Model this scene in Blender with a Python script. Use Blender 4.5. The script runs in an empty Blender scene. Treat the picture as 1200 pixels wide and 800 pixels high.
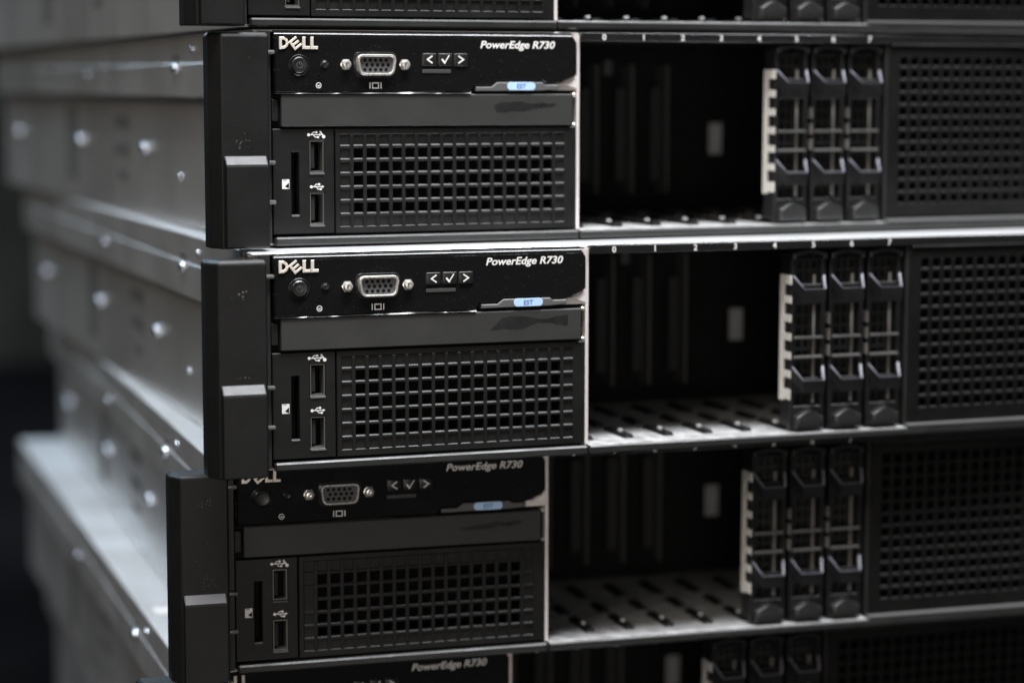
import bpy, bmesh, math, random
from mathutils import Vector, Matrix
random.seed(7)
SC = bpy.context.scene
COL = SC.collection
MM = 0.001
Z0 = 0.3380            # height of the second server's datum above the table, metres

# ------------------------------------------------------------------ camera
cam_d = bpy.data.cameras.new('camera')
cam = bpy.data.objects.new('camera', cam_d)
COL.objects.link(cam)
F_PX, YAW, PIT, ROL = 2656.48, 0.3470473, 0.1129354, 0.00045
fwd = Vector((math.sin(YAW) * math.cos(PIT), math.cos(YAW) * math.cos(PIT), -math.sin(PIT)))
rgt0 = Vector((math.cos(YAW), -math.sin(YAW), 0))
up0 = rgt0.cross(fwd)
rgt = math.cos(ROL) * rgt0 + math.sin(ROL) * up0
up = -math.sin(ROL) * rgt0 + math.cos(ROL) * up0
M = Matrix((rgt, up, -fwd)).transposed().to_4x4()
M.translation = Vector((-0.226028, -0.876388, 0.081078 + Z0))
cam.matrix_world = M
cam_d.lens = 50.0
cam_d.sensor_fit = 'HORIZONTAL'
cam_d.sensor_width = 50.0 * 1200 / F_PX
cam_d.clip_start = 0.02
cam_d.clip_end = 60
cam_d.dof.use_dof = True
cam_d.dof.focus_distance = 0.916
cam_d.dof.aperture_fstop = 2.5
cam_d.dof.aperture_blades = 0
SC.camera = cam

# ------------------------------------------------------------------ world and lamps (indoors: no sky, no sun)
world = bpy.data.worlds.new('World')
SC.world = world
world.use_nodes = True
bg = world.node_tree.nodes['Background']
bg.inputs[0].default_value = (0.93, 0.97, 1.0, 1)
bg.inputs[1].default_value = 0.05


def area(name, loc, target, sx, sy, power, color):
    d = bpy.data.lights.new(name, 'AREA')
    d.shape = 'RECTANGLE'
    d.size, d.size_y = sx, sy
    d.energy = power
    d.color = color
    o = bpy.data.objects.new(name, d)
    COL.objects.link(o)
    o.location = loc
    o.rotation_euler = (Vector(target) - Vector(loc)).to_track_quat('-Z', 'Y').to_euler()
    return o


area('ceiling_lamp_front', (0.18, -0.50, Z0 + 1.6), (0.05, 0.0, Z0), 1.5, 0.30, 88, (0.95, 0.97, 1.0))
area('fill_light_left', (-1.35, -0.85, Z0 + 1.0), (0.0, 0.05, Z0), 1.0, 0.7, 13.5, (1.0, 0.90, 0.80))  # added warm fill to lift the side panels, no known source
area('fill_light_front', (-0.55, -1.95, Z0 - 0.02), (0.0, 0.0, Z0 - 0.05), 1.0, 0.6, 9.5, (1.0, 0.93, 0.86))  # added low fill to brighten the fronts without lighting the bay floors
area('room_lamp_back', (-0.55, 2.1, Z0 + 1.4), (0.0, 0.15, Z0), 1.2, 0.5, 36, (0.60, 0.80, 1.0))

vs = SC.view_settings
vs.view_transform = 'Standard'
vs.look = 'None'
vs.exposure = 0.0
vs.gamma = 1.0
vs.use_curve_mapping = False
SC.cycles.max_bounces = 8
SC.cycles.use_denoising = True
SC.cycles.sample_clamp_indirect = 6.0


# ------------------------------------------------------------------ materials
def mat(name, col, rough=0.5, metal=0.0, noise=None, bump=None, rvar=0.0, cvar=0.0, coat=0.0, spec=0.5, scale=60, stretch=None, dust=0.0):
    m = bpy.data.materials.new(name)
    m.use_nodes = True
    nt = m.node_tree
    b = nt.nodes['Principled BSDF']
    b.inputs['Base Color'].default_value = (*col, 1)
    b.inputs['Roughness'].default_value = rough
    b.inputs['Metallic'].default_value = metal
    b.inputs['Specular IOR Level'].default_value = spec
    b.inputs['Coat Weight'].default_value = coat
    tc = nt.nodes.new('ShaderNodeTexCoord')
    if rvar or cvar:
        n = nt.nodes.new('ShaderNodeTexNoise')
        n.inputs['Scale'].default_value = scale
        n.inputs['Detail'].default_value = 6
        n.inputs['Roughness'].default_value = 0.65
        if stretch:
            mp = nt.nodes.new('ShaderNodeMapping')
            mp.inputs['Scale'].default_value = stretch
            nt.links.new(tc.outputs['Object'], mp.inputs['Vector'])
            nt.links.new(mp.outputs[0], n.inputs['Vector'])
        else:
            nt.links.new(tc.outputs['Object'], n.inputs['Vector'])
        if rvar:
            r = nt.nodes.new('ShaderNodeMapRange')
            r.inputs[1].default_value, r.inputs[2].default_value = 0.3, 0.7
            r.inputs[3].default_value, r.inputs[4].default_value = max(0.02, rough - rvar), min(1, rough + rvar)
            nt.links.new(n.outputs['Fac'], r.inputs[0])
            nt.links.new(r.outputs[0], b.inputs['Roughness'])
        if cvar:
            r2 = nt.nodes.new('ShaderNodeMapRange')
            r2.inputs[1].default_value, r2.inputs[2].default_value = 0.3, 0.7
            r2.inputs[3].default_value, r2.inputs[4].default_value = 1 - cvar, 1 + cvar
            nt.links.new(n.outputs['Fac'], r2.inputs[0])
            mx = nt.nodes.new('ShaderNodeVectorMath')
            mx.operation = 'SCALE'
            mx.inputs[0].default_value = col
            nt.links.new(r2.outputs[0], mx.inputs['Scale'])
            nt.links.new(mx.outputs[0], b.inputs['Base Color'])
    if dust:
        nd = nt.nodes.new('ShaderNodeTexNoise')
        nd.inputs['Scale'].default_value = 1500
        nd.inputs['Detail'].default_value = 2
        nt.links.new(tc.outputs['Object'], nd.inputs['Vector'])
        rd = nt.nodes.new('ShaderNodeMapRange')
        rd.inputs[1].default_value, rd.inputs[2].default_value = 0.69, 0.78
        rd.inputs[3].default_value, rd.inputs[4].default_value = 0.0, dust
        nt.links.new(nd.outputs['Fac'], rd.inputs[0])
        md = nt.nodes.new('ShaderNodeMix')
        md.data_type = 'RGBA'
        md.inputs['B'].default_value = (0.5, 0.48, 0.46, 1)
        src = b.inputs['Base Color'].links
        if src:
            nt.links.new(src[0].from_socket, md.inputs['A'])
        else:
            md.inputs['A'].default_value = (*col, 1)
        nt.links.new(rd.outputs[0], md.inputs['Factor'])
        nt.links.new(md.outputs['Result'], b.inputs['Base Color'])
    if bump:
        sc, st, dist = bump
        n2 = nt.nodes.new('ShaderNodeTexNoise')
        n2.inputs['Scale'].default_value = sc
        n2.inputs['Detail'].default_value = 3
        nt.links.new(tc.outputs['Object'], n2.inputs['Vector'])
        bp = nt.nodes.new('ShaderNodeBump')
        bp.inputs['Strength'].default_value = st
        bp.inputs['Distance'].default_value = dist
        nt.links.new(n2.outputs['Fac'], bp.inputs['Height'])
        nt.links.new(bp.outputs[0], b.inputs['Normal'])
    return m


PLASTIC = mat('textured_black_plastic', (0.0072, 0.0071, 0.0069), 0.44, spec=0.38, bump=(2600, 0.35, 0.0002), rvar=0.08, cvar=0.12, scale=40)
EARPL = mat('ear_charcoal_plastic', (0.0062, 0.0061, 0.006), 0.48, spec=0.34, bump=(2200, 0.4, 0.0002), rvar=0.08, cvar=0.12, scale=30, dust=0.05)
MESHPL = mat('filler_black_plastic', (0.0032, 0.0032, 0.003), 0.5, spec=0.3, rvar=0.08, cvar=0.2, scale=40, bump=(2600, 0.3, 0.0002))
COVER = mat('dark_grey_painted_cover', (0.028, 0.028, 0.027), 0.52, bump=(2000, 0.4, 0.0002), rvar=0.06, cvar=0.1, scale=40, dust=0.05)
GLOSS = mat('gloss_black_panel', (0.006, 0.006, 0.006), 0.12, rvar=0.07, bump=(18, 0.25, 0.0012), scale=90, dust=0.10)
BUTTON = mat('satin_black_button', (0.014, 0.014, 0.014), 0.3, rvar=0.08, scale=200)
STEEL = mat('galvanised_steel', (0.60, 0.58, 0.56), 0.36, 0.72, rvar=0.07, cvar=0.05, scale=10, stretch=(1, 1.6, 1.0), bump=(160, 0.08, 0.0004))
LIDM = mat('galvanised_lid_sheet', (0.80, 0.81, 0.82), 0.34, 0.45, rvar=0.06, cvar=0.07, scale=18, bump=(120, 0.1, 0.0004))
EDGE = mat('bare_steel_edge', (0.86, 0.80, 0.785), 0.42, 0.35, rvar=0.1, cvar=0.08, scale=60)
FLOOR = mat('bay_floor_steel', (0.76, 0.76, 0.76), 0.42, 0.62, rvar=0.12, cvar=0.3, scale=130, bump=(220, 0.5, 0.0012))
STUDM = mat('zinc_stud', (0.82, 0.89, 1.0), 0.13, 1.0)
CHROME = mat('nickel_shell', (0.80, 0.77, 0.72), 0.3, 0.75, rvar=0.08, scale=300)
SILVER = mat('logo_silver', (0.86, 0.78, 0.70), 0.4, 0.45, rvar=0.1, scale=400)
DARKPAINT = mat('black_painted_steel', (0.02, 0.02, 0.0195), 0.42, rvar=0.1, cvar=0.15, scale=50, bump=(900, 0.2, 0.0002))
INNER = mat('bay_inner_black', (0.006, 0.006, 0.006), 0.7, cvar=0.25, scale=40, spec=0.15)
BOARD = mat('backplane_dark', (0.004, 0.005, 0.0045), 0.7, cvar=0.3, scale=60, spec=0.1)
CONN = mat('connector_charcoal', (0.016, 0.016, 0.016), 0.6, spec=0.2)
LABEL = mat('pale_paper_label', (0.27, 0.27, 0.27), 0.6, cvar=0.1, scale=200)
WHITE = mat('white_print', (0.82, 0.80, 0.78), 0.6)
GREYPR = mat('grey_print', (0.36, 0.34, 0.33), 0.6)
PORTIN = mat('port_black', (0.006, 0.006, 0.006), 0.7, spec=0.1)
VGAIN = mat('vga_insulator', (0.085, 0.085, 0.09), 0.5)
TAGGREY = mat('tag_grey_plastic', (0.10, 0.10, 0.10), 0.45, rvar=0.08, scale=80)
STICK = mat('blue_sticker', (0.46, 0.65, 0.93), 0.55, cvar=0.06, scale=120)
STICKTX = mat('sticker_text_blue', (0.03, 0.12, 0.36), 0.6)
RESID = mat('removed_sticker_gloss', (0.015, 0.015, 0.015), 0.36, rvar=0.14, scale=220)
BLANK = mat('drive_blank_plastic', (0.0075, 0.0075, 0.008), 0.4, rvar=0.1, cvar=0.1, scale=70)
BLANKHI = mat('drive_blank_highlight', (0.19, 0.19, 0.225), 0.4, rvar=0.1, scale=70)  # highlight colour for the lit edges of the pull loops
SPRING = mat('spring_finger_steel', (0.86, 0.83, 0.77), 0.45, 0.35, cvar=0.08, scale=200)
BARGREY = mat('blank_bar_grey', (0.085, 0.083, 0.08), 0.45)
PADM = mat('thumb_pad_plastic', (0.020, 0.020, 0.020), 0.34, rvar=0.08, scale=90)
SPINE = mat('spine_steel', (0.20, 0.19, 0.175), 0.5, 0.3)
PORTRIM = mat('port_rim_steel', (0.30, 0.29, 0.275), 0.35, 0.8)
SCUFF = mat('scuff_grey', (0.12, 0.12, 0.115), 0.6)
VENTDK = mat('side_opening_dark', (0.10, 0.095, 0.09), 0.6)
LATCHTOP = mat('latch_worn_top', (0.085, 0.085, 0.09), 0.5, rvar=0.06, scale=120, spec=0.4)
TABLE = mat('dark_table', (0.006, 0.006, 0.0065), 0.9, cvar=0.3, scale=6, spec=0.0)
WALL = mat('dark_wall', (0.035, 0.037, 0.034), 0.9, cvar=0.7, scale=2.6, spec=0.0)


# ------------------------------------------------------------------ mesh helpers (all in millimetres, front face looks to -Y)
class MB:
    def __init__(s):
        s.bm = bmesh.new()

    def box(s, x0, x1, y0, y1, z0, z1, bev=0.0, seg=2):
        b = bmesh.new()
        bmesh.ops.create_cube(b, size=1)
        for v in b.verts:
            v.co = Vector(((x0 + x1) / 2 + v.co.x * (x1 - x0), (y0 + y1) / 2 + v.co.y * (y1 - y0), (z0 + z1) / 2 + v.co.z * (z1 - z0)))
        if bev:
            bmesh.ops.bevel(b, geom=b.edges[:], offset=bev, segments=seg, affect='EDGES', profile=0.5)
        return s.add(b)

    def add(s, b):
        m = bpy.data.meshes.new('t')
        b.to_mesh(m)
        b.free()
        s.bm.from_mesh(m)
        bpy.data.meshes.remove(m)
        return s

    def prism(s, pts, y0, y1, bev=0.0, seg=2):
        """closed outline (x, z) extruded from y0 (front) to y1; front rim rounded"""
        b = bmesh.new()
        vf = [b.verts.new((x, y0, z)) for x, z in pts]
        f = b.faces.new(vf)
        r = bmesh.ops.extrude_face_region(b, geom=[f])
        ex = [g for g in r['geom'] if isinstance(g, bmesh.types.BMVert)]
        for v in ex:
            v.co.y = y1
        bmesh.ops.recalc_face_normals(b, faces=b.faces[:])
        if bev:
            ed = [e for e in b.edges if all(abs(v.co.y - y0) < 1e-6 for v in e.verts)]
            bmesh.ops.bevel(b, geom=ed, offset=bev, segments=seg, affect='EDGES', profile=0.5)
        return s.add(b)

    def vprism(s, pts, z0, z1, bev=0.0, seg=2, top=0.0):
        """closed plan outline (x, y) extruded from z0 up to z1, all edges rounded"""
        b = bmesh.new()
        f = b.faces.new([b.verts.new((x, y, z0)) for x, y in pts])
        r = bmesh.ops.extrude_face_region(b, geom=[f])
        for g in r['geom']:
            if isinstance(g, bmesh.types.BMVert):
                g.co.z = z1
        bmesh.ops.recalc_face_normals(b, faces=b.faces[:])
        if top:
            ed = [e for e in b.edges if all(abs(v.co.z - z1) < 1e-6 for v in e.verts)]
            bmesh.ops.bevel(b, geom=ed, offset=top, segments=1, affect='EDGES', profile=0.5)
        if bev:
            ed = [e for e in b.edges if all(v.co.z < z1 - top * 0.5 for v in e.verts)] if top else b.edges[:]
            bmesh.ops.bevel(b, geom=ed, offset=bev, segments=seg, affect='EDGES', profile=0.5)
        return s.add(b)

    def xprism(s, pts, x0, x1):
        """closed side outline (y, z) extruded from x0 to x1"""
        b = bmesh.new()
        f = b.faces.new([b.verts.new((x0, y, z)) for y, z in pts])
        r = bmesh.ops.extrude_face_region(b, geom=[f])
        for g in r['geom']:
            if isinstance(g, bmesh.types.BMVert):
                g.co.x = x1
        bmesh.ops.recalc_face_normals(b, faces=b.faces[:])
        return s.add(b)

    def loft(s, rows):
        """closed sections (lists of points) joined one after another"""
        R_ = [[s.bm.verts.new(p) for p in r] for r in rows]
        n = len(rows[0])
        fs = []
        for a, b in zip(R_, R_[1:]):
            for k in range(n):
                fs.append(s.bm.faces.new((a[k], a[(k + 1) % n], b[(k + 1) % n], b[k])))
        fs.append(s.bm.faces.new(R_[0]))
        fs.append(s.bm.faces.new(R_[-1][::-1]))
        bmesh.ops.recalc_face_normals(s.bm, faces=fs)
        return s

    def lathe(s, prof, cx, cz, n=24, axis='y', x=0.0):
        """profile [(radius, y)] turned about a line along Y through (cx, cz) (or along X: profile (radius, x), centre (cx=y, cz))"""
        rings = []
        for r, t in prof:
            ring = []
            for k in range(n):
                a = 2 * math.pi * k / n
                if axis == 'y':
                    ring.append(s.bm.verts.new((cx + r * math.cos(a), t, cz + r * math.sin(a))))
                else:
                    ring.append(s.bm.verts.new((t, cx + r * math.cos(a), cz + r * math.sin(a))))
            rings.append(ring)
        fs = []
        for a, b in zip(rings, rings[1:]):
            for k in range(n):
                fs.append(s.bm.faces.new((a[k], a[(k + 1) % n], b[(k + 1) % n], b[k])))
        if prof[0][0] > 0.001:
            fs.append(s.bm.faces.new(rings[0]))
        if prof[-1][0] > 0.001:
            fs.append(s.bm.faces.new(rings[-1][::-1]))
        bmesh.ops.recalc_face_normals(s.bm, faces=fs)
        return s

    def plate(s, x0, x1, z0, z1, y0, y1, holes, bev=0.0):
        """flat plate with rectangular openings cut through (x0, x1, z0, z1 each)"""
        b = bmesh.new()
        xs = sorted({x0, x1, *[h[0] for h in holes], *[h[1] for h in holes]})
        zs = sorted({z0, z1, *[h[2] for h in holes], *[h[3] for h in holes]})
        V = {}

        def v(x, z):
            if (x, z) not in V:
                V[(x, z)] = b.verts.new((x, y0, z))
            return V[(x, z)]
        fs = []
        for xa, xb in zip(xs, xs[1:]):
            for za, zb in zip(zs, zs[1:]):
                mx, mz = (xa + xb) / 2, (za + zb) / 2
                if any(h[0] < mx < h[1] and h[2] < mz < h[3] for h in holes):
                    continue
                fs.append(b.faces.new((v(xa, za), v(xb, za), v(xb, zb), v(xa, zb))))
        r = bmesh.ops.extrude_face_region(b, geom=fs)
        for g in r['geom']:
            if isinstance(g, bmesh.types.BMVert):
                g.co.y = y1
        bmesh.ops.recalc_face_normals(b, faces=b.faces[:])
        if bev:
            ed = []
            for e in b.edges:
                if all(abs(q.co.y - y0) < 1e-6 for q in e.verts) and len(e.link_faces) == 2 and abs(e.link_faces[0].normal.dot(e.link_faces[1].normal)) < 0.5:
                    ed.append(e)
            bmesh.ops.bevel(b, geom=ed, offset=bev, segments=1, affect='EDGES', profile=0.5)
        return s.add(b)

    def ribbon(s, path, h, t, inward):
        """a strip that follows path; h tall downwards, t thick towards 'inward' (list of offsets per point)"""
        sec = []
        for (x, y, z), (ix, iy) in zip(path, inward):
            sec.append([s.bm.verts.new(p) for p in ((x, y, z), (x, y + 0.3, z - h), (x + ix * t, y + iy * t, z - h), (x + ix * t, y + iy * t, z))])
        fs = []
        for a, b in zip(sec, sec[1:]):
            for k in range(4):
                fs.append(s.bm.faces.new((a[k], a[(k + 1) % 4], b[(k + 1) % 4], b[k])))
        fs.append(s.bm.faces.new(sec[0]))
        fs.append(s.bm.faces.new(sec[-1][::-1]))
        bmesh.ops.recalc_face_normals(s.bm, faces=fs)
        return s

    def stroke(s, pts, w, y0, y1):
        """a drawn line of width w through (x, z) points, as small bars"""
        for (xa, za), (xb, zb) in zip(pts, pts[1:]):
            d = Vector((xb - xa, zb - za))
            if d.length < 1e-6:
                continue
            d.normalize()
            n = Vector((-d.y, d.x)) * (w / 2)
            e = d * (w / 2)
            q = [(xa - e.x - n.x, za - e.y - n.y), (xb + e.x - n.x, zb + e.y - n.y), (xb + e.x + n.x, zb + e.y + n.y), (xa - e.x + n.x, za - e.y + n.y)]
            s.prism(q, y0, y1)
            y0 -= 0.004
        return s

    def build(s, name, m, parent=None, smooth=False):
        me = bpy.data.meshes.new(name)
        bmesh.ops.scale(s.bm, vec=(MM, MM, MM), verts=s.bm.verts[:])
        s.bm.to_mesh(me)
        s.bm.free()
        me.materials.append(m)
        if smooth:
            for p in me.polygons:
                p.use_smooth = True
            me.set_sharp_from_angle(angle=math.radians(38))
        o = bpy.data.objects.new(name, me)
        COL.objects.link(o)
        if parent is not None:
            o.parent = parent
        return o


def text(name, body, x, y, z, size, m, parent, shear=0.0, bold=0.0, width=None, depth=0.05, align='LEFT', sx=1.0):
    """print or raised lettering standing in the front plane, baseline at (x, z)"""
    c = bpy.data.curves.new(name, 'FONT')
    c.body = body
    c.size = size * MM
    c.shear = shear
    c.offset = bold * MM
    c.extrude = depth * MM
    c.align_x = align
    c.resolution_u = 4
    t = bpy.data.objects.new('t', c)
    COL.objects.link(t)
    dg = bpy.context.evaluated_depsgraph_get()
    dg.update()
    me = bpy.data.meshes.new_from_object(t.evaluated_get(dg))
    bpy.data.objects.remove(t)
    bpy.data.curves.remove(c)
    xs = [v.co.x for v in me.vertices]
    k = sx
    if width:
        k = width * MM / (max(xs) - min(xs))
    x_off = min(xs) if align == 'LEFT' else (min(xs) + max(xs)) / 2
    for v in me.vertices:
        px, pz, py = v.co.x, v.co.y, v.co.z
        v.co = ((px - x_off) * k + x * MM, y * MM - py, pz + z * MM)
    me.flip_normals()
    me.materials.clear()
    me.materials.append(m)
    me.name = name
    o = bpy.data.objects.new(name, me)
    COL.objects.link(o)
    o.parent = parent
    return o


def empty(name):
    o = bpy.data.objects.new(name, None)
    o.empty_display_size = 0.02
    COL.objects.link(o)
    return o


def tag(o, label=None, cat=None, group=None, kind=None):
    for k, v in (('label', label), ('category', cat), ('group', group), ('kind', kind)):
        if v:
            o[k] = v
    return o


# ------------------------------------------------------------------ setting
m = MB()
m.box(-1500, 2500, -400, 2600, -40, -0.4)
tag(m.build('table', TABLE), kind='structure')
m = MB()
m.box(-4000, 5000, 3000, 3050, -900, 2600)
tag(m.build('back_wall', WALL), kind='structure')


# ------------------------------------------------------------------ the server (front datum: power button at x=0, z=0; bottom z=-73)
XL, XR = -11.0, 424.0       # front chassis limits
ZB, ZT = -73.0, 14.5
DEPTH = 650.0
SLOT0, PITCH = 135.74, 18.61


def make_server():
    S = empty('rack_server')
    # ---- sheet metal body
    m = MB()
    m.box(-12.4, -11.4, 3, DEPTH, ZB, -13.5)                     # lower side wall
    m.box(-18.9, -15.0, 3, DEPTH - 2, -13.5, 1.9, 0.5, 1)           # swelled upper band
    m.box(-16.0, -12.45, 1.5, 9, ZB, 12)                         # front return flange
    side = m.build('side_panel', STEEL, S)
    for yy, zz, r in ((222, -39, 2.8), (386, -39, 2.8), (588, -38, 2.6), (131, -0.4, 2.4), (152, -50.5, 1.6), (335, -3, 1.3), (101, 7.7, 1.4)):
        q = MB()
        x0 = -12.4 if zz < -13.5 else (-18.9 if zz < 1.9 else -18.3)
        h = 3.6 if r > 2.5 else (2.2 if r > 2 else 1.2)
        q.lathe([(r * 1.02, x0 + 0.05), (r, x0 - h * 0.35), (r * 0.93, x0 - h * 0.55), (r * 0.75, x0 - h * 0.78), (r * 0.45, x0 - h * 0.94), (0.0005, x0 - h)], yy, zz, 24, axis='x')
        q.build('rail_stud' if r > 2.5 else 'rivet', STUDM, side, smooth=True)
    for (ya, yb, za, zb) in ((262, 300, -30, -24), (262, 300, -44, -38), (266, 292, -56, -52), (400, 432, -62, -20), (126, 140, 3.2, 6.0)):
        q = MB()
        x0 = -12.4 if zb < -13.5 else -18.3
        q.box(x0 - 0.25, x0 + 0.2, ya, yb, za, zb, 0.1)
        q.build('side_opening', VENTDK, side)
    m = MB()
    m.box(XR + 3.6, XR + 4.6, 3, DEPTH, ZB, 2.5)
    m.build('side_panel', STEEL, S)
    m = MB()
    m.box(-12.3, XR + 4.5, 2, DEPTH, ZB, ZB + 1.0)
    m.build('base_plate', STEEL, S)
    m = MB()
    m.box(-18.4, XR + 5, 1.2, DEPTH, ZT - 1.0, ZT, 0.35, 1)         # cover sheet
    lid = m.build('lid', LIDM, S)
    for xa, xb in ((-18.3, -17.6), (XR + 4.6, XR + 5)):
        q = MB()
        q.box(xa, xb, 16, DEPTH, 2.0, ZT - 1.05)                 # folded edge
        q.build('lid_flange', STEEL, lid)
    q = MB()
    q.box(-18.2, -12.0, 6.0, 15.5, 12.4, ZT - 1.1, 0.3)
    q.build('lid_hook', CHROME, lid)
    m = MB()
    m.box(-11.3, XR + 3.5, DEPTH - 2, DEPTH - 0.5, ZB + 1.1, ZT - 1.1)
    m.build('rear_panel', STEEL, S)
    # added black plates behind the front panels, standing in for the dark inside
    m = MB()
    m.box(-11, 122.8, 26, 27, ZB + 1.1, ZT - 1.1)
    m.build('dark_backing', INNER, S)
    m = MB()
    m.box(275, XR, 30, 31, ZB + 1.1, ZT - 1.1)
    m.build('dark_backing', INNER, S)
    # ---- bare steel partition whose edge shows beside the control panel
    m = MB()
    m.box(123.35, 124.75, -0.6, 112, -69.3, ZT - 1.2, 0.15)
    m.box(112.5, 123.3, 0.2, 1.2, -10.0, 13.0)                  # folded tongue behind the panel corner
    m.prism([(116.0, -7.2), (120.5, -6.2), (123.3, -4.0), (123.3, -9.6), (120.0, -8.6)], -1.2, 0.2, 0.4)
    m.build('partition', EDGE, S)

    # ---- bottom lips
    for xa, xb in ((-10.7, 123.9), (124.3, XR)):
        m = MB()
        m.box(xa, xb, -3.2, 6, ZB, -69.5, 0.7, 1)
        m.build('bottom_lip', DARKPAINT, S)

    # ---- glossy control panel with a stepped lower edge
    m = MB()
    out = [(-10.4, -11.2), (74.8, -11.0), (76.2, -8.3), (83.4, -8.3), (86.2, -6.4), (107.0, -6.4), (108.4, -7.4), (114.2, -7.4), (116.0, -6.9), (121.0, -5.0), (122.9, -3.0),
           (122.9, 9.6), (121.4, 12.2), (-9.4, 12.2), (-10.4, 11.2)]
    m.prism(out, -2.4, 1.0, 0.7, 1)
    cp = m.build('control_panel', GLOSS, S)
    m = MB()
    rows = []
    for k in range(45):
        x = -10.2 + 131.2 * k / 44
        a = 0.5 + 0.5 * math.sin(x * 0.13 + 1.0) * math.sin(x * 0.041 + 0.6)
        b = 0.25 * math.sin(x * 0.31) + 0.2 * math.sin(x * 0.11 + 2)
        rows.append([(x, -2.35, 11.6), (x, -2.3, 12.0 + 0.2 * b), (x, -2.15, 12.55 + 0.25 * b), (x, -2.15 + 0.62 + 0.3 * a * b + 0.1 * b, 13.3 + 0.1 * b), (x, 0.6, 14.1), (x, 3.0, 14.3), (x, 3.0, 11.6)])
    m.loft(rows)
    m.build('panel_brow', GLOSS, cp, smooth=True)
    m = MB()
    rows = []
    for k in range(40):
        x = -10.2 + 84.8 * k / 39
        h = 0.2 + 0.6 * max(0.0, math.exp(-((x - 42) / 11) ** 2) + 0.35 * math.sin(x * 0.45) * math.sin(x * 0.17 + 1.2))
        h = max(h, 0.12)
        rows.append([(x, -2.6, -11.5), (x, -2.68, -11.35), (x, -2.68 + 0.8 * h + 0.1 * math.sin(x * 0.21), -11.35 + h), (x, -1.0, -11.25 + h), (x, -1.0, -11.5)])
    m.loft(rows)
    m.build('panel_rim', GLOSSRIM, cp, smooth=True)
    # brand lettering
    lg = MB()
    y0, y1 = -3.0, -2.3
    zb, zt = 6.6, 11.5

    def letter(polys):
        for p in polys:
            lg.prism(p, y0, y1, 0.12, 1)
    w = 1.15
    # D, as a ring of quads
    xo, xi = -8.3, -8.3 + w
    outer = [(-8.3, zb), (-8.3, zt), (-6.3, zt), (-4.9, zt - 0.9), (-4.3, (zb + zt) / 2), (-4.9, zb + 0.9), (-6.3, zb)]
    inner = [(-7.15, zb + w), (-7.15, zt - w), (-6.5, zt - w), (-5.75, zt - 1.55), (-5.45, (zb + zt) / 2), (-5.75, zb + 1.55), (-6.5, zb + w)]
    for k in range(7):
        j = (k + 1) % 7
        letter([[outer[k], outer[j], inner[j], inner[k]]])
    # tilted E
    a = math.radians(38)
    cx, cz = -1.55, 8.85

    def rot(p):
        return (cx + 0.95 * (p[0] * math.cos(a) - p[1] * math.sin(a)), cz + 0.95 * (p[0] * math.sin(a) + p[1] * math.cos(a)))
    for q in ([(-2.0, -2.3), (-0.95, -2.3), (-0.95, 2.3), (-2.0, 2.3)], [(-0.93, 1.35), (2.1, 1.35), (2.1, 2.3), (-0.93, 2.3)], [(-0.93, -0.45), (1.9, -0.45), (1.9, 0.45), (-0.93, 0.45)], [(-0.93, -2.3), (2.1, -2.3), (2.1, -1.35), (-0.93, -1.35)]):
        letter([[rot(p) for p in q]])
    for xa in (1.45, 4.85):
        letter([[(xa, zb), (xa + 3.1, zb), (xa + 3.1, zb + w), (xa + w + 0.1, zb + w), (xa + w + 0.1, zt), (xa, zt)]])
    lg.build('brand_lettering', SILVER, S)
    # model lettering
    text('model_lettering', 'PowerEdge R730', 78.75, -2.46, 7.5, 4.25, WHITE, S, shear=0.22, bold=0.085, width=33.8, depth=0.02)
    # power button
    m = MB()
    m.lathe([(4.3, -2.3), (4.3, -2.75), (4.05, -3.0), (3.8, -2.75), (3.75, -2.2), (3.4, -2.2), (3.3, -3.2), (2.9, -3.55), (1.4, -3.35), (0.0005, -3.3)], 0.0, 0.2, 40)
    pb = m.build('power_button', BUTTON, S, smooth=True)
    m = MB()
    for k in range(12):
        a0, a1 = math.radians(120 + k * 25), math.radians(120 + (k + 1) * 25)
        m.stroke([(1.2 * math.cos(a0), 0.2 + 1.2 * math.sin(a0)), (1.2 * math.cos(a1), 0.2 + 1.2 * math.sin(a1))], 0.22, -3.42, -3.2)
    m.stroke([(0, 0.4), (0, 1.7)], 0.22, -3.46, -3.2)
    m.build('power_symbol', SCUFF, pb)
    # identification button and pin hole
    m = MB()
    m.lathe([(1.8, -2.3), (1.8, -2.6), (1.6, -2.7), (1.5, -2.3), (1.35, -2.3), (1.3, -3.0), (1.0, -3.2), (0.0005, -3.1)], 10.8, 0.5, 24)
    m.build('identification_button', BUTTON, S, smooth=True)
    m = MB()
    m.lathe([(1.15, -2.38), (1.1, -2.6), (0.9, -2.62), (0.85, -2.35), (0.0005, -2.3)], 8.2, -4.4, 20)
    m.build('pin_hole', PORTIN, S, smooth=True)
    m = MB()
    for k in range(14):
        a0, a1 = 2 * math.pi * k / 14, 2 * math.pi * (k + 1) / 14
        m.stroke([(8.25 + 1.05 * math.cos(a0), -8.0 + 1.05 * math.sin(a0)), (8.25 + 1.05 * math.cos(a1), -8.0 + 1.05 * math.sin(a1))], 0.26, -2.45 - 0.003 * (k % 2), -2.41)
    m.stroke([(7.8, -8.3), (8.7, -8.3)], 0.22, -2.45, -2.41)
    m.stroke([(7.85, -7.9), (8.25, -8.15), (8.65, -7.9)], 0.22, -2.45, -2.41)
    m.build('system_symbol', WHITE, S)
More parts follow.
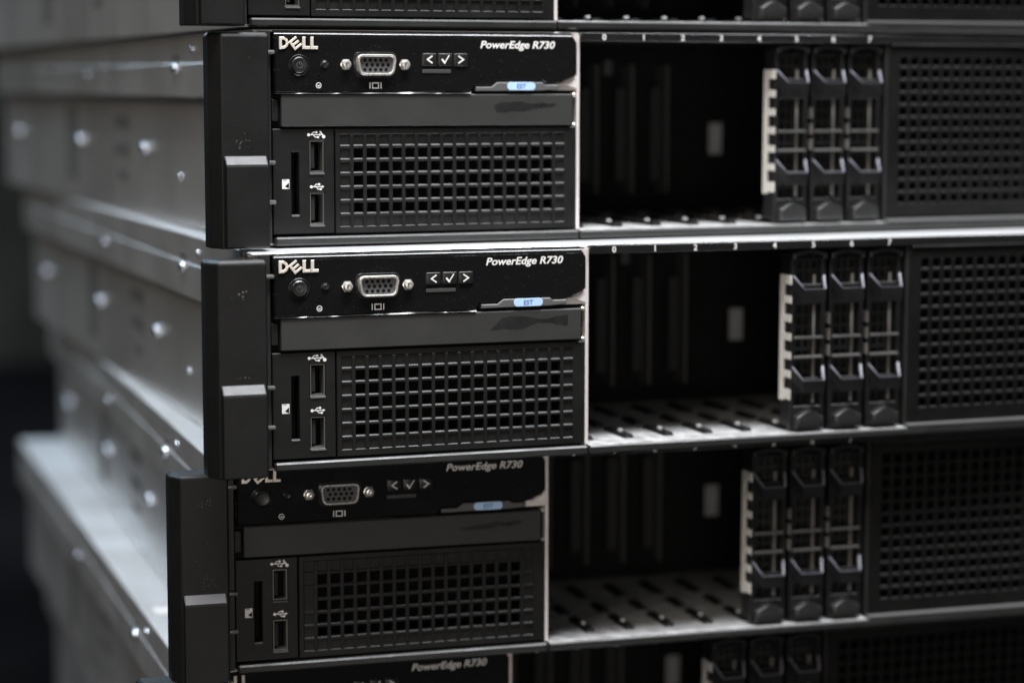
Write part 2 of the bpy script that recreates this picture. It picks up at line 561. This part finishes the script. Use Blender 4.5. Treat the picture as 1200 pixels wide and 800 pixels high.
    # display port
    def dshape(wt, wb, h, r, n=5, cx=32.6, cz=0.35):
        cs = [(-wt, h), (wt, h), (wb, -h), (-wb, -h)]
        out = []
        for k in range(4):
            p, a, b = Vector(cs[k]), Vector(cs[k - 1]), Vector(cs[(k + 1) % 4])
            d0, d1 = (a - p).normalized(), (b - p).normalized()
            s0, s1 = p + d0 * r, p + d1 * r
            for i in range(n + 1):
                t = i / n
                q = (1 - t) ** 2 * s0 + 2 * t * (1 - t) * p + t * t * s1
                out.append((cx + q.x, cz + q.y))
        return out

    def ring(mb, A, B, prof):
        """rim between outlines A (outer) and B (inner) following prof [(t, y)], t from A to B"""
        rows = []
        for t, y in prof:
            rows.append([mb.bm.verts.new((a[0] + (b[0] - a[0]) * t, y, a[1] + (b[1] - a[1]) * t)) for a, b in zip(A, B)])
        fs = []
        n = len(A)
        for r0, r1 in zip(rows, rows[1:]):
            for k in range(n):
                fs.append(mb.bm.faces.new((r0[k], r0[(k + 1) % n], r1[(k + 1) % n], r1[k])))
        bmesh.ops.recalc_face_normals(mb.bm, faces=fs)
    m = MB()
    ring(m, dshape(8.5, 7.5, 4.3, 2.6), dshape(7.5, 6.6, 3.35, 2.0), [(0, -2.2), (0, -4.6), (0.25, -4.9), (0.75, -4.9), (1, -4.6), (1, -2.6)])
    port = m.build('display_port', CHROME, S, smooth=True)
    m = MB()
    ring(m, dshape(9.7, 8.8, 5.3, 3.2), dshape(8.9, 7.9, 4.6, 2.8), [(0, -2.35), (0.3, -2.75), (0.7, -2.75), (1, -2.3)])
    m.build('port_surround', BUTTON, port, smooth=True)
    m = MB()
    m.prism(dshape(7.45, 6.55, 3.3, 2.0), -3.5, -2.5)
    m.build('port_insulator', VGAIN, port)
    m = MB()
    for r in range(3):
        for c in range(5):
            m.lathe([(0.72, -3.62), (0.72, -3.4)], 32.6 + (c - 2) * 2.3 + (0.55 if r == 1 else -0.3), 0.35 + (1 - r) * 1.95, 10)
    m.build('pin_sockets', PORTIN, port)
    for cx in (19.85, 45.26):
        m = MB()
        m.lathe([(2.5, -2.35), (2.4, -3.0), (2.1, -3.1)], cx, 0.45, 6)
        m.lathe([(2.0, -3.0), (1.9, -4.2), (1.5, -4.7), (0.9, -4.8), (0.8, -4.0), (0.0005, -3.9)], cx, 0.45, 20)
        m.build('jack_screw', CHROME, S, smooth=True)
    m = MB()
    m.stroke([(31.3, -9.1), (31.3, -7.0), (33.9, -7.0), (33.9, -9.1), (31.3, -9.1)], 0.42, -2.45, -2.40)
    m.stroke([(30.2, -7.0), (30.2, -9.1)], 0.42, -2.45, -2.40)
    m.stroke([(35.0, -7.0), (35.0, -9.1)], 0.42, -2.45, -2.40)
    m.build('monitor_symbol', WHITE, S)
    # three menu buttons
    for k, (xa, xb) in enumerate(((52.9, 59.1), (59.9, 66.1), (66.8, 73.0))):
        m = MB()
        m.box(xa, xb, -3.2, -2.0, 0.0, 5.2, 0.45, 3)
        b = m.build('menu_button', BUTTON, S, smooth=True)
        cx, cz = (xa + xb) / 2, 2.65
        m = MB()
        if k == 0:
            m.stroke([(cx + 1.0, cz + 1.35), (cx - 1.0, cz), (cx + 1.0, cz - 1.35)], 0.55, -3.26, -3.1)
        elif k == 1:
            m.stroke([(cx - 1.4, cz - 0.1), (cx - 0.4, cz - 1.3)], 0.75, -3.26, -3.1)
            m.stroke([(cx - 0.4, cz - 1.3), (cx + 1.5, cz + 1.6)], 0.45, -3.28, -3.1)
        else:
            m.stroke([(cx - 1.0, cz + 1.35), (cx + 1.0, cz), (cx - 1.0, cz - 1.35)], 0.55, -3.26, -3.1)
        m.build('button_symbol', WHITE, b)
    m = MB()
    m.box(53.0, 65.6, -2.75, -2.2, -3.0, -1.4, 0.2)  # pale bar standing in for a reflection below the buttons
    m.build('reflection_bar', mat('reflection_grey', (0.05, 0.05, 0.048), 0.4) if 'reflection_grey' not in bpy.data.materials else bpy.data.materials['reflection_grey'], S)
    # pull-out tag under the panel with its sticker
    m = MB()
    m.prism([(76.8, -10.3), (76.8, -8.6), (83.8, -8.6), (86.4, -6.7), (106.8, -6.7), (108.2, -7.7), (114.0, -7.7), (114.0, -9.6), (106.5, -10.1)], -2.5, 2, 0.3, 1)
    m.build('pull_out_tag', TAGGREY, S)
    pill = []
    for k in range(9):
        a = math.radians(90 + k * 22.5)
        pill.append((92.2 + 1.4 * math.cos(a), -8.3 + 1.65 * math.sin(a)))
    for k in range(9):
        a = math.radians(-90 + k * 22.5)
        pill.append((102.2 + 1.4 * math.cos(a), -8.3 + 1.65 * math.sin(a)))
    m = MB()
    m.prism(pill[::-1], -2.7, -2.45, 0.08, 1)
    st = m.build('sticker', STICK, S)
    text('sticker_lettering', 'EST', 97.2, -2.74, -9.25, 2.7, STICKTX, st, bold=0.03, align='CENTER', depth=0.02)

    # ---- plain cover of the unused disc-drive bay
    m = MB()
    m.box(-7.6, 120.9, -2.1, 14, -24.6, -11.6, 0.35, 1)
    m.build('drive_bay_cover', COVER, S)
    m = MB()
    m.box(-11, 123.2, 3.0, 4.0, -26.5, -10)
    m.build('recess_back', PORTIN, S)
    for zz in (-11.9, -24.6):
        m = MB()
        m.lathe([(0.8, 3.0), (0.8, -0.6), (0.4, -1.0), (0.0005, -1.0)], 122.2, zz, 12)
        m.build('catch_pin', CHROME, S, smooth=True)
    m = MB()
    m.box(-11.2, -8.2, -0.8, 6, -22.6, -13.4, 0.5)
    m.build('hinge_block', PLASTIC, S)

    # ---- panel with two ports and a card slot
    m = MB()
    m.plate(-11.0, 15.0, -68.4, -25.5, -1.0, 3.0, [(4.5, 10.7, -43.3, -30.4), (4.4, 10.6, -64.6, -51.6), (-3.2, 0.0, -60.5, -35.0)], 0.25)
    m.build('port_panel', PLASTIC, S)
    for za in (-43.3, -64.6):
        m = MB()
        m.plate(4.65, 10.55, za + 0.15, za + 12.8, -0.75, 6, [(4.95, 10.2, za + 0.5, za + 12.45)])
        up_ = m.build('usb_port', PORTRIM, S)
        m = MB()
        m.box(5.3, 6.9, 0.2, 8, za + 1.6, za + 11.4, 0.15)
        m.build('port_tongue', CONN, up_)
        m = MB()
        m.box(5.1, 10.1, 8, 8.5, za + 0.7, za + 12.3)
        m.build('port_back', PORTIN, up_)
        m = MB()
        m.box(4.6, 10.9, -1.35, -0.9, za - 0.95, za - 0.45, 0.1)
        m.build('port_sill', TAGGREY, up_)
    m = MB()
    m.box(-3.1, -0.1, 6, 6.5, -60.4, -35.1)
    m.build('card_slot', PORTIN, S)
    m = MB()
    m.box(-3.2, 0.0, -1.25, -0.9, -61.3, -60.8, 0.1)
    m.build('slot_sill', TAGGREY, S)

    def usb_symbol(x, z, wrench):
        m = MB()
        yf, yb = -1.06, -1.0
        m.stroke([(x - 2.5, z), (x + 2.2, z)], 0.34, yf, yb)
        m.lathe([(0.62, yb), (0.62, yf - 0.01), (0.0005, yf - 0.01)], x - 2.4, z, 12)
        m.prism([(x + 2.1, z + 0.55), (x + 3.1, z), (x + 2.1, z - 0.55)], yf - 0.01, yb)
        m.stroke([(x - 1.3, z), (x - 0.4, z + 1.0), (x + 0.8, z + 1.0)], 0.32, yf - 0.02, yb)
        m.stroke([(x - 0.4, z), (x + 0.4, z - 1.0), (x + 1.4, z - 1.0)], 0.32, yf - 0.03, yb)
        m.box(x + 1.2, x + 2.0, yf - 0.04, yb, z - 1.4, z - 0.6)
        m.lathe([(0.5, yb), (0.5, yf - 0.05), (0.0005, yf - 0.05)], x + 0.9, z + 1.0, 10)
        if wrench:
            m.stroke([(x + 2.6, z + 1.2), (x + 4.0, z - 0.8)], 0.6, yf - 0.03, yb)
            m.lathe([(0.75, yb), (0.75, yf - 0.06), (0.0005, yf - 0.06)], x + 4.0, z - 0.8, 8)
        m.build('usb_symbol', WHITE, S)
    usb_symbol(6.6, -28.0, True)
    usb_symbol(7.6, -49.2, False)
    m = MB()
    m.plate(-7.2, -4.1, -49.9, -46.0, -1.06, -1.0, [(-6.6, -6.2, -46.6, -46.1), (-5.8, -5.4, -46.6, -46.1)])
    cs = m.build('card_symbol', WHITE, S)
    m = MB()
    m.prism([(-4.3, -49.7), (-4.3, -47.4), (-5.2, -48.2), (-6.0, -48.9)], -1.12, -1.03)
    m.build('card_arrow', PORTIN, cs)

    # ---- perforated filler panels: frame, blind rim, bars
    def vent(name, x0, x1, z0, z1, gx, nx, px, hw, gz, nz, pz, hh, blind, PM):
        gx1 = gx + (nx - 1) * px + hw
        gz0 = gz - (nz - 1) * pz - hh
        m = MB()
        m.plate(x0, x1, z0, z1, -1.0, 2.6, [(gx, gx1, gz0, gz)], 0.3)
        if blind:
            m.plate(gx - 0.1, gx1 + 0.1, gz0 - 0.1, gz + 0.1, -0.4, 2.0, [(gx + px - 0.6, gx1 - px + 0.6, gz0 + pz - 0.6, gz - pz + 0.6)])
        v = m.build(name, PM, S)
        mv = None
        for k in range(1, nx):
            if mv is None:
                q = MB()
                ww = px - hw
                q.box(-ww / 2, ww / 2, -1.08, 2.2, gz0 - 0.02, gz + 0.02, 0.1, 1)
                o = q.build('upright_bar', PM, v)
                mv = o
            else:
                o = mv.copy()
                COL.objects.link(o)
            o.location.x = (gx + k * px - (px - hw) / 2) * MM
        mh = None
        for k in range(1, nz + 1):
            if mh is None:
                q = MB()
                w2 = (pz - hh) / 2
                q.xprism([(-0.98, -w2 + 0.1), (-0.9, -w2), (2.2, -w2), (2.2, w2), (-0.98 + 0.42, w2), (-0.98, w2 - 0.5)], gx - 0.02, gx1 + 0.02)
                o = q.build('cross_bar', PM, v)
                mh = o
            else:
                o = mh.copy()
                COL.objects.link(o)
            o.location.z = (gz - k * pz + (pz - hh) / 2) * MM
        return v
    vent('vent_panel', 15.6, 123.0, -68.6, -25.5, 17.8, 18, 5.63, 4.1, -28.0, 7, 5.58, 4.15, True, PLASTIC)
    vent('vent_panel', 277.0, 422.0, -67.6, 9.2, 282.6, 25, 5.58, 3.7, 4.7, 12, 5.62, 3.8, False, MESHPL)
    m = MB()
    m.box(277.5, 422.0, -2.0, 4, 9.6, 10.8, 0.4)
    m.build('upper_trim', DARKPAINT, S)
    m = MB()
    m.box(276.0, 422.0, -3.4, 2.5, -69.4, -68.0, 0.4)
    m.build('lower_trim', TAGGREY, S)

    # ---- drive bay
    m = MB()
    m.box(124.9, XR, -1.6, 8, 10.8, 14.45, 0.3, 1)
    ns = m.build('number_strip', GLOSS2, S, smooth=True)
    for k in range(8):
        text('number', str(k), SLOT0 + k * PITCH, -1.66, 11.3, 3.6, WHITE, ns, bold=0.06, align='CENTER', depth=0.02, sx=1.0)
    m = MB()
    m.box(124.9, 276, 8, 112, 10.9, 12.2)
    m.build('bay_ceiling', INNER, S)
    m = MB()
    m.box(124.9, 275.5, -2.2, 112, -70.4, -69.35, 0.2)
    fl = m.build('bay_floor', FLOOR, S)
    for ya, yb, post in ((9, 33, True), (42, 57, False), (70, 92, False)):
        gm = pm = None
        for k in range(-1, 7):
            xc = 147.6 + k * PITCH
            if gm is None:
                q = MB()
                q.prism([(-2.2, -69.3), (2.2, -69.3), (1.5, -67.7), (-1.5, -67.7)], ya, yb)
                gm = o = q.build('slot_guide', BLANK, fl)
            else:
                o = gm.copy()
                COL.objects.link(o)
            o.location.x = xc * MM
            if post:
                if pm is None:
                    q = MB()
                    q.box(-0.8, 0.8, ya + 9, ya + 11.5, -69.3, -66.6, 0.3)
                    pm = o = q.build('guide_post', FLOOR, fl)
                else:
                    o = pm.copy()
                    COL.objects.link(o)
                o.location.x = xc * MM
    m = MB()
    m.box(124.9, 275.5, 2, 112, -71.9, -70.6)
    m.build('floor_pan', INNER, S)
    m = MB()
    m.box(125, 276, 112, 114, ZB + 1.1, ZT - 1.1)
    bk = m.build('backplane', BOARD, S)
    for k in range(5):
        xc = SLOT0 + k * PITCH + 0.5
        q = MB()
        q.box(xc - 2.6, xc + 2.6, 104, 112, -54, -9, 0.5)
        q.build('drive_connector', CONN, bk)
        q = MB()
        q.box(xc + 3.6, xc + 4.8, 100, 112, -60, 2, 0.3)
        q.build('guide_rib', LABEL2, bk)
    q = MB()
    q.box(243.0, 249.8, 111.4, 111.98, -41.6, -26.4)
    # the pale label hangs on the inside of the bay, left of the filled slots
    q.build('paper_label', LABEL, bk)
    q = MB()
    q.box(185.0, 189.0, 108, 112, -3, 4, 0.4)
    q.build('status_light_block', LABEL2, bk)
    m = MB()
    m.box(275.2, 276.6, -0.4, 112, -68, 10.8)
    m.build('partition', DARKPAINT, S)

    # ---- three drive blanks in the right-hand slots
    proto = None
    for k in range(3):
        x0 = 219.9
        if proto is None:
            m = MB()
            W = 16.5
            m.plate(x0, x0 + W, -68.2, 6.0, 1.0, 4.0, [(x0 + 1.7, x0 + W - 1.9, -5.0, 5.9), (x0 + 1.7, x0 + W - 1.9, -27.6, -13.8), (x0 + 1.7, x0 + W - 1.9, -36.0, -28.9), (x0 + 1.7, x0 + W - 1.9, -46.0, -37.4), (x0 + 1.7, x0 + W - 1.9, -58.2, -52.2)], 0.25)
            # arched head
            arch = [(x0, 6.02)]
            for i in range(9):
                t = i / 8
                arch.append((x0 + 0.2 + (W - 0.4) * t, 8.6 + 1.6 * math.sin(math.pi * t)))
            arch += [(x0 + W, 6.02), (x0 + W - 1.9, 6.02)]
            for i in range(9):
                t = 1 - i / 8
                arch.append((x0 + 1.7 + (W - 3.6) * t, 7.0 + 1.3 * math.sin(math.pi * t)))
            arch.append((x0 + 1.7, 6.02))
            m.prism(arch, -0.6, 4.0, 0.25, 2)
            m.box(x0, x0 + 0.9, 4.0, 11, -67, 8)
            m.box(x0 + W - 0.9, x0 + W, 4.0, 11, -67, 8)
            m.box(x0 + 0.95, x0 + W - 0.95, 10.0, 11.0, -67, 8)
            proto = o = m.build('drive_blank', BLANK, S)
            for zc, hh in ((-1.6, 5.2), (-41.2, 5.0)):
                q = MB()
                zl = zc - 5.4
                q.ribbon([(x0 + 0.4, 0.9, zc), (x0 + 3.1, -5.6, zl), (x0 + 13.3, -5.6, zl), (x0 + 15.9, 0.9, zc)], hh, 1.1, [(1, 0.2), (0.5, 1), (-0.5, 1), (-1, 0.2)])
                q.build('pull_loop', BLANK, proto)
                e = MB()
                e.ribbon([(x0 + 0.4, 0.75, zc + 0.5), (x0 + 3.1, -5.75, zl + 0.5), (x0 + 13.3, -5.75, zl + 0.5), (x0 + 15.9, 0.75, zc + 0.5)], 0.4, 0.75, [(1, 0.2), (0.5, 1), (-0.5, 1), (-1, 0.2)])
                e.build('loop_highlight', BLANKHI, proto)  # pale strip paints the light caught along the loop's top edge
            for zc in (-28.2, -36.7):
                q = MB()
                q.box(x0 + 1.0, x0 + W - 1.6, -0.6, 2.4, zc - 0.55, zc + 0.55, 0.25)
                q.build('cross_bar', BARGREY, proto)
            q = MB()
            q.box(x0 + 11.2, x0 + 12.2, 2.4, 3.2, -57, -1)
            q.build('spine_strip', SPINE, proto)
            q = MB()
            q.plate(x0 + 1.0, x0 + W - 1.0, -58.5, 6.0, 6.5, 7.3, [(x0 + 1.8 + 3.4 * i, x0 + 4.2 + 3.4 * i, -57.5 + 4.9 * j, -54.0 + 4.9 * j) for i in range(4) for j in range(13)])
            q.build('inner_lattice', PADM, proto)
            # thumb pad at the foot
            q = MB()
            top = [(x0 + 1.6 + 13.4 * t / 10, -62.6 + 3.2 * math.sin(math.pi * t / 10) ** 1.4) for t in range(11)]
            q.prism([(x0 + 1.6, -67.9)] + top + [(x0 + 15.0, -67.9)], -2.6, 2.0, 1.3, 3)
            q.build('thumb_pad', PADM, proto, smooth=True)
            # comb of contact fingers on the left flank
            q = MB()
            q.box(x0 - 0.5, x0 - 0.05, 7.2, 11.0, -56.0, -1.0)
            for i in range(7):
                zt_ = -1.0 - i * 8.12
                q.box(x0 - 0.5, x0 - 0.05, 0.6, 7.15, zt_ - 4.0 - (1.4 if i == 6 else 0), zt_ - (0.0 if i == 0 else 0.9))
            q.build('spring_fingers', SPRING, proto)
        else:
            o = proto.copy()
            COL.objects.link(o)
            o.parent = S
            for ch in list(proto.children):
                if ch.name.startswith('spring_fingers'):
                    continue
                c = ch.copy()
                COL.objects.link(c)
                c.parent = o
        o.location.x = k * PITCH * MM
        if k:
            q = MB()
            for i in range(3):
                q.box(219.4, 219.85, 0.2, 5.5, -22.5 - i * 7, -17.8 - i * 7)
            q.build('spring_fingers', SPINE, o)

    # ---- mounting ears
    def ear(mirror):
        pts = [(-35.2, -14.0), (-16.2, -14.0), (-15.6, -13.0), (-15.6, -1.0), (-22.0, 1.5), (-38.8, 1.5), (-38.8, -6.6)]
        m = MB()
        m.vprism(pts, -72.9, 12.9, 0.4, 1, top=1.3)
        e = m.build('mounting_ear', EARPL, S)
        # raised latch with a rounded top
        q = MB()
        q.xprism([(-13.2, -36.0), (-14.1, -36.0), (-17.0, -39.3), (-17.3, -40.2), (-17.3, -72.0), (-16.8, -72.6), (-13.2, -72.6)], -34.4, -17.4)
        l = q.build('latch_lever', EARPL, e)
        q = MB()
        q.xprism([(-14.15, -36.0), (-14.6, -36.4), (-17.05, -39.25), (-16.6, -39.25)], -34.0, -17.8)
        q.build('latch_edge', LATCHTOP, e)
        q = MB()
        q.box(-35.0, -34.45, -14.3, -13.6, -72.4, -36.6)
        q.build('latch_gap', PORTIN, e)
        for zz, r in ((5.4, 1.4), (-20, 1.2), (-39.0, 1.4), (-55.0, 1.1)):
            q = MB()
            if zz == -20:
                continue
            q.box(-15.8, -10.2, -3.2, -0.9, zz - 1.0, zz + 0.7, 0.5, 2)
            q.build('latch_tooth', CHROME2, e, smooth=True)
        q = MB()
        q.box(-15.2, -11.4, -0.4, 1.4, -72.0, 13.5)
        q.build('ear_bracket', DARKPAINT, e)
        if mirror:
            e.scale.x = -1
            e.location.x = (XR + XL) * MM
        return e
    ear(False)
    ear(True)
    return S


GLOSSRIM = mat('gloss_rim', (0.02, 0.02, 0.02), 0.22, rvar=0.12, bump=(45, 0.5, 0.003), scale=60)
GLOSS2 = mat('strip_black', (0.010, 0.010, 0.010), 0.3, rvar=0.1, scale=60)
LABEL2 = mat('dim_label', (0.035, 0.035, 0.035), 0.6)
CHROME2 = mat('dull_steel_tooth', (0.22, 0.22, 0.215), 0.4, 0.5)

proto = make_server()


def copy_tree(o, parent=None):
    c = o.copy()
    COL.objects.link(c)
    c.parent = parent
    for ch in list(o.children):
        copy_tree(ch, c)
    return c


GROUP = 'rack servers stacked on each other'
#            name-order: top to bottom     x        y        z      turn     tilt
PLACES = ((-1.63, 28.09, 177.00, 0.0399, 0.0015, 'topmost rack server, cut off by the upper edge of the picture'),
          (7.45, 25.87, 88.50, 0.0322, -0.0002, 'second rack server from the top, set back, with a thin dark smear on its cover'),
          (0, 0, 0, 0, 0, 'sharp middle rack server jutting forward, with bright lid edge and fish-shaped dark mark'),
          (-10.24, 24.81, -88.0, -0.0447, -0.0012, 'rack server below the middle one, its upper lettering in shadow'),
          (-21.67, 37.27, -176.2, -0.0303, -0.0024, 'second lowest rack server, only the top of its front in the picture'),
          (-16.0, 34.0, -264.4, -0.046, 0.0, 'lowest rack server, only its blurred metal side showing at the lower left'))
servers = []
for i, (x, y, z, rz, ty, lab) in enumerate(PLACES):
    s = proto if i == 0 else copy_tree(proto)
    servers.append(s)
for s, (x, y, z, rz, ty, lab) in zip(servers, PLACES):
    s.location = (x * MM, y * MM, z * MM + Z0)
    s.rotation_euler = (0, -ty, rz)
    tag(s, lab, 'server', GROUP)


# ------------------------------------------------------------------ wear that differs from server to server
def smear(server, pts, thick=0.12):
    fine = []
    for k, p in enumerate(pts):
        q = pts[(k + 1) % len(pts)]
        for t in (0, 0.25, 0.5, 0.75):
            fine.append((p[0] + (q[0] - p[0]) * t + random.uniform(-.12, .12), p[1] + (q[1] - p[1]) * t + random.uniform(-.16, .16)))
    m = MB()
    m.prism(fine, -2.15, -2.05)
    o = m.build('sticker_residue', RESID, server)
    o['label'] = 'dark patch where a sticker was peeled off the cover'


def jitter(top, bot):
    return top + bot[::-1]


smear(servers[2], jitter([(80.8, -19.2), (83.5, -17.0), (85.6, -14.6), (88, -14.0), (91.5, -13.8), (95.5, -14.1), (99, -14.8), (103, -15.5), (107, -15.3), (110, -14.6), (113, -14.2), (114.9, -14.0)],
                         [(82.5, -19.5), (86, -18.9), (89, -19.3), (92.5, -19.4), (95.5, -19.1), (98, -18.1), (101, -17.0), (104, -16.9), (107.5, -17.2), (110, -18.0), (113, -18.4), (114.9, -18.4)]))
smear(servers[1], jitter([(85, -16.2), (88, -15.0), (92, -15.2), (96, -14.6), (101, -15.6), (107, -15.5), (113.5, -15.6)],
                         [(86, -19.0), (90, -19.3), (94, -18.6), (98, -19.0), (102, -18.0), (107, -17.3), (113.0, -16.7)]))
smear(servers[3], jitter([(85, -17.4), (90, -16.6), (96, -16.0), (101, -15.4), (106, -15.9), (112.5, -15.2)],
                         [(86, -18.6), (91, -18.2), (97, -18.4), (102, -17.2), (107, -17.6), (112, -17.0)]))


def scuffs(server, spots):
    m = MB()
    for (x, z, r) in spots:
        n = random.randint(4, 6)
        a0 = random.random() * 6
        m.prism([(x + r * random.uniform(.5, 1.2) * math.cos(a0 + 2 * math.pi * k / n), z + r * random.uniform(.5, 1.2) * math.sin(a0 + 2 * math.pi * k / n)) for k in range(n)][::-1], -14.07, -13.95)
    o = m.build('scuff_marks', SCUFF, server)


scuffs(servers[2], [(-27.0, -0.2, .5), (-25.5, .6, .5), (-24.2, 0.8, .45), (-25.6, -1.2, .4), (-25.4, -2.3, .25), (-30, -1.8, .2), (-27, -33.0, .25), (-25, -32.9, .3), (-23.5, -33.1, .25), (-28, -33.3, .2)])
scuffs(servers[1], [(-28 + random.uniform(-2.2, 4.0), -31.5 + random.uniform(-1.6, 1.8), random.uniform(.15, .38)) for k in range(16)] + [(-24, 3.0, .2), (-26, -27, .2)])
scuffs(servers[3], [(-26 + random.uniform(-2, 3), 1.5 + random.uniform(-1.5, 1.5), random.uniform(.12, .3)) for k in range(9)] + [(-24 + random.uniform(-3, 3), -31 + random.uniform(-3, 3), random.uniform(.12, .25)) for k in range(12)] + [(-24.5, -15, .2), (-29, -22, .2)])

m = MB()
m.box(-13.0, -5.0, 106, 119, ZT + 0.02, ZT + 0.14)
m.build('lid_label', WHITE, servers[4])

# the two lowest units have no studs where their flank shows
for sv in servers[4:]:
    for ch in list(sv.children):
        for g in list(ch.children):
            if g.name.startswith('rail_stud'):
                bpy.data.objects.remove(g)
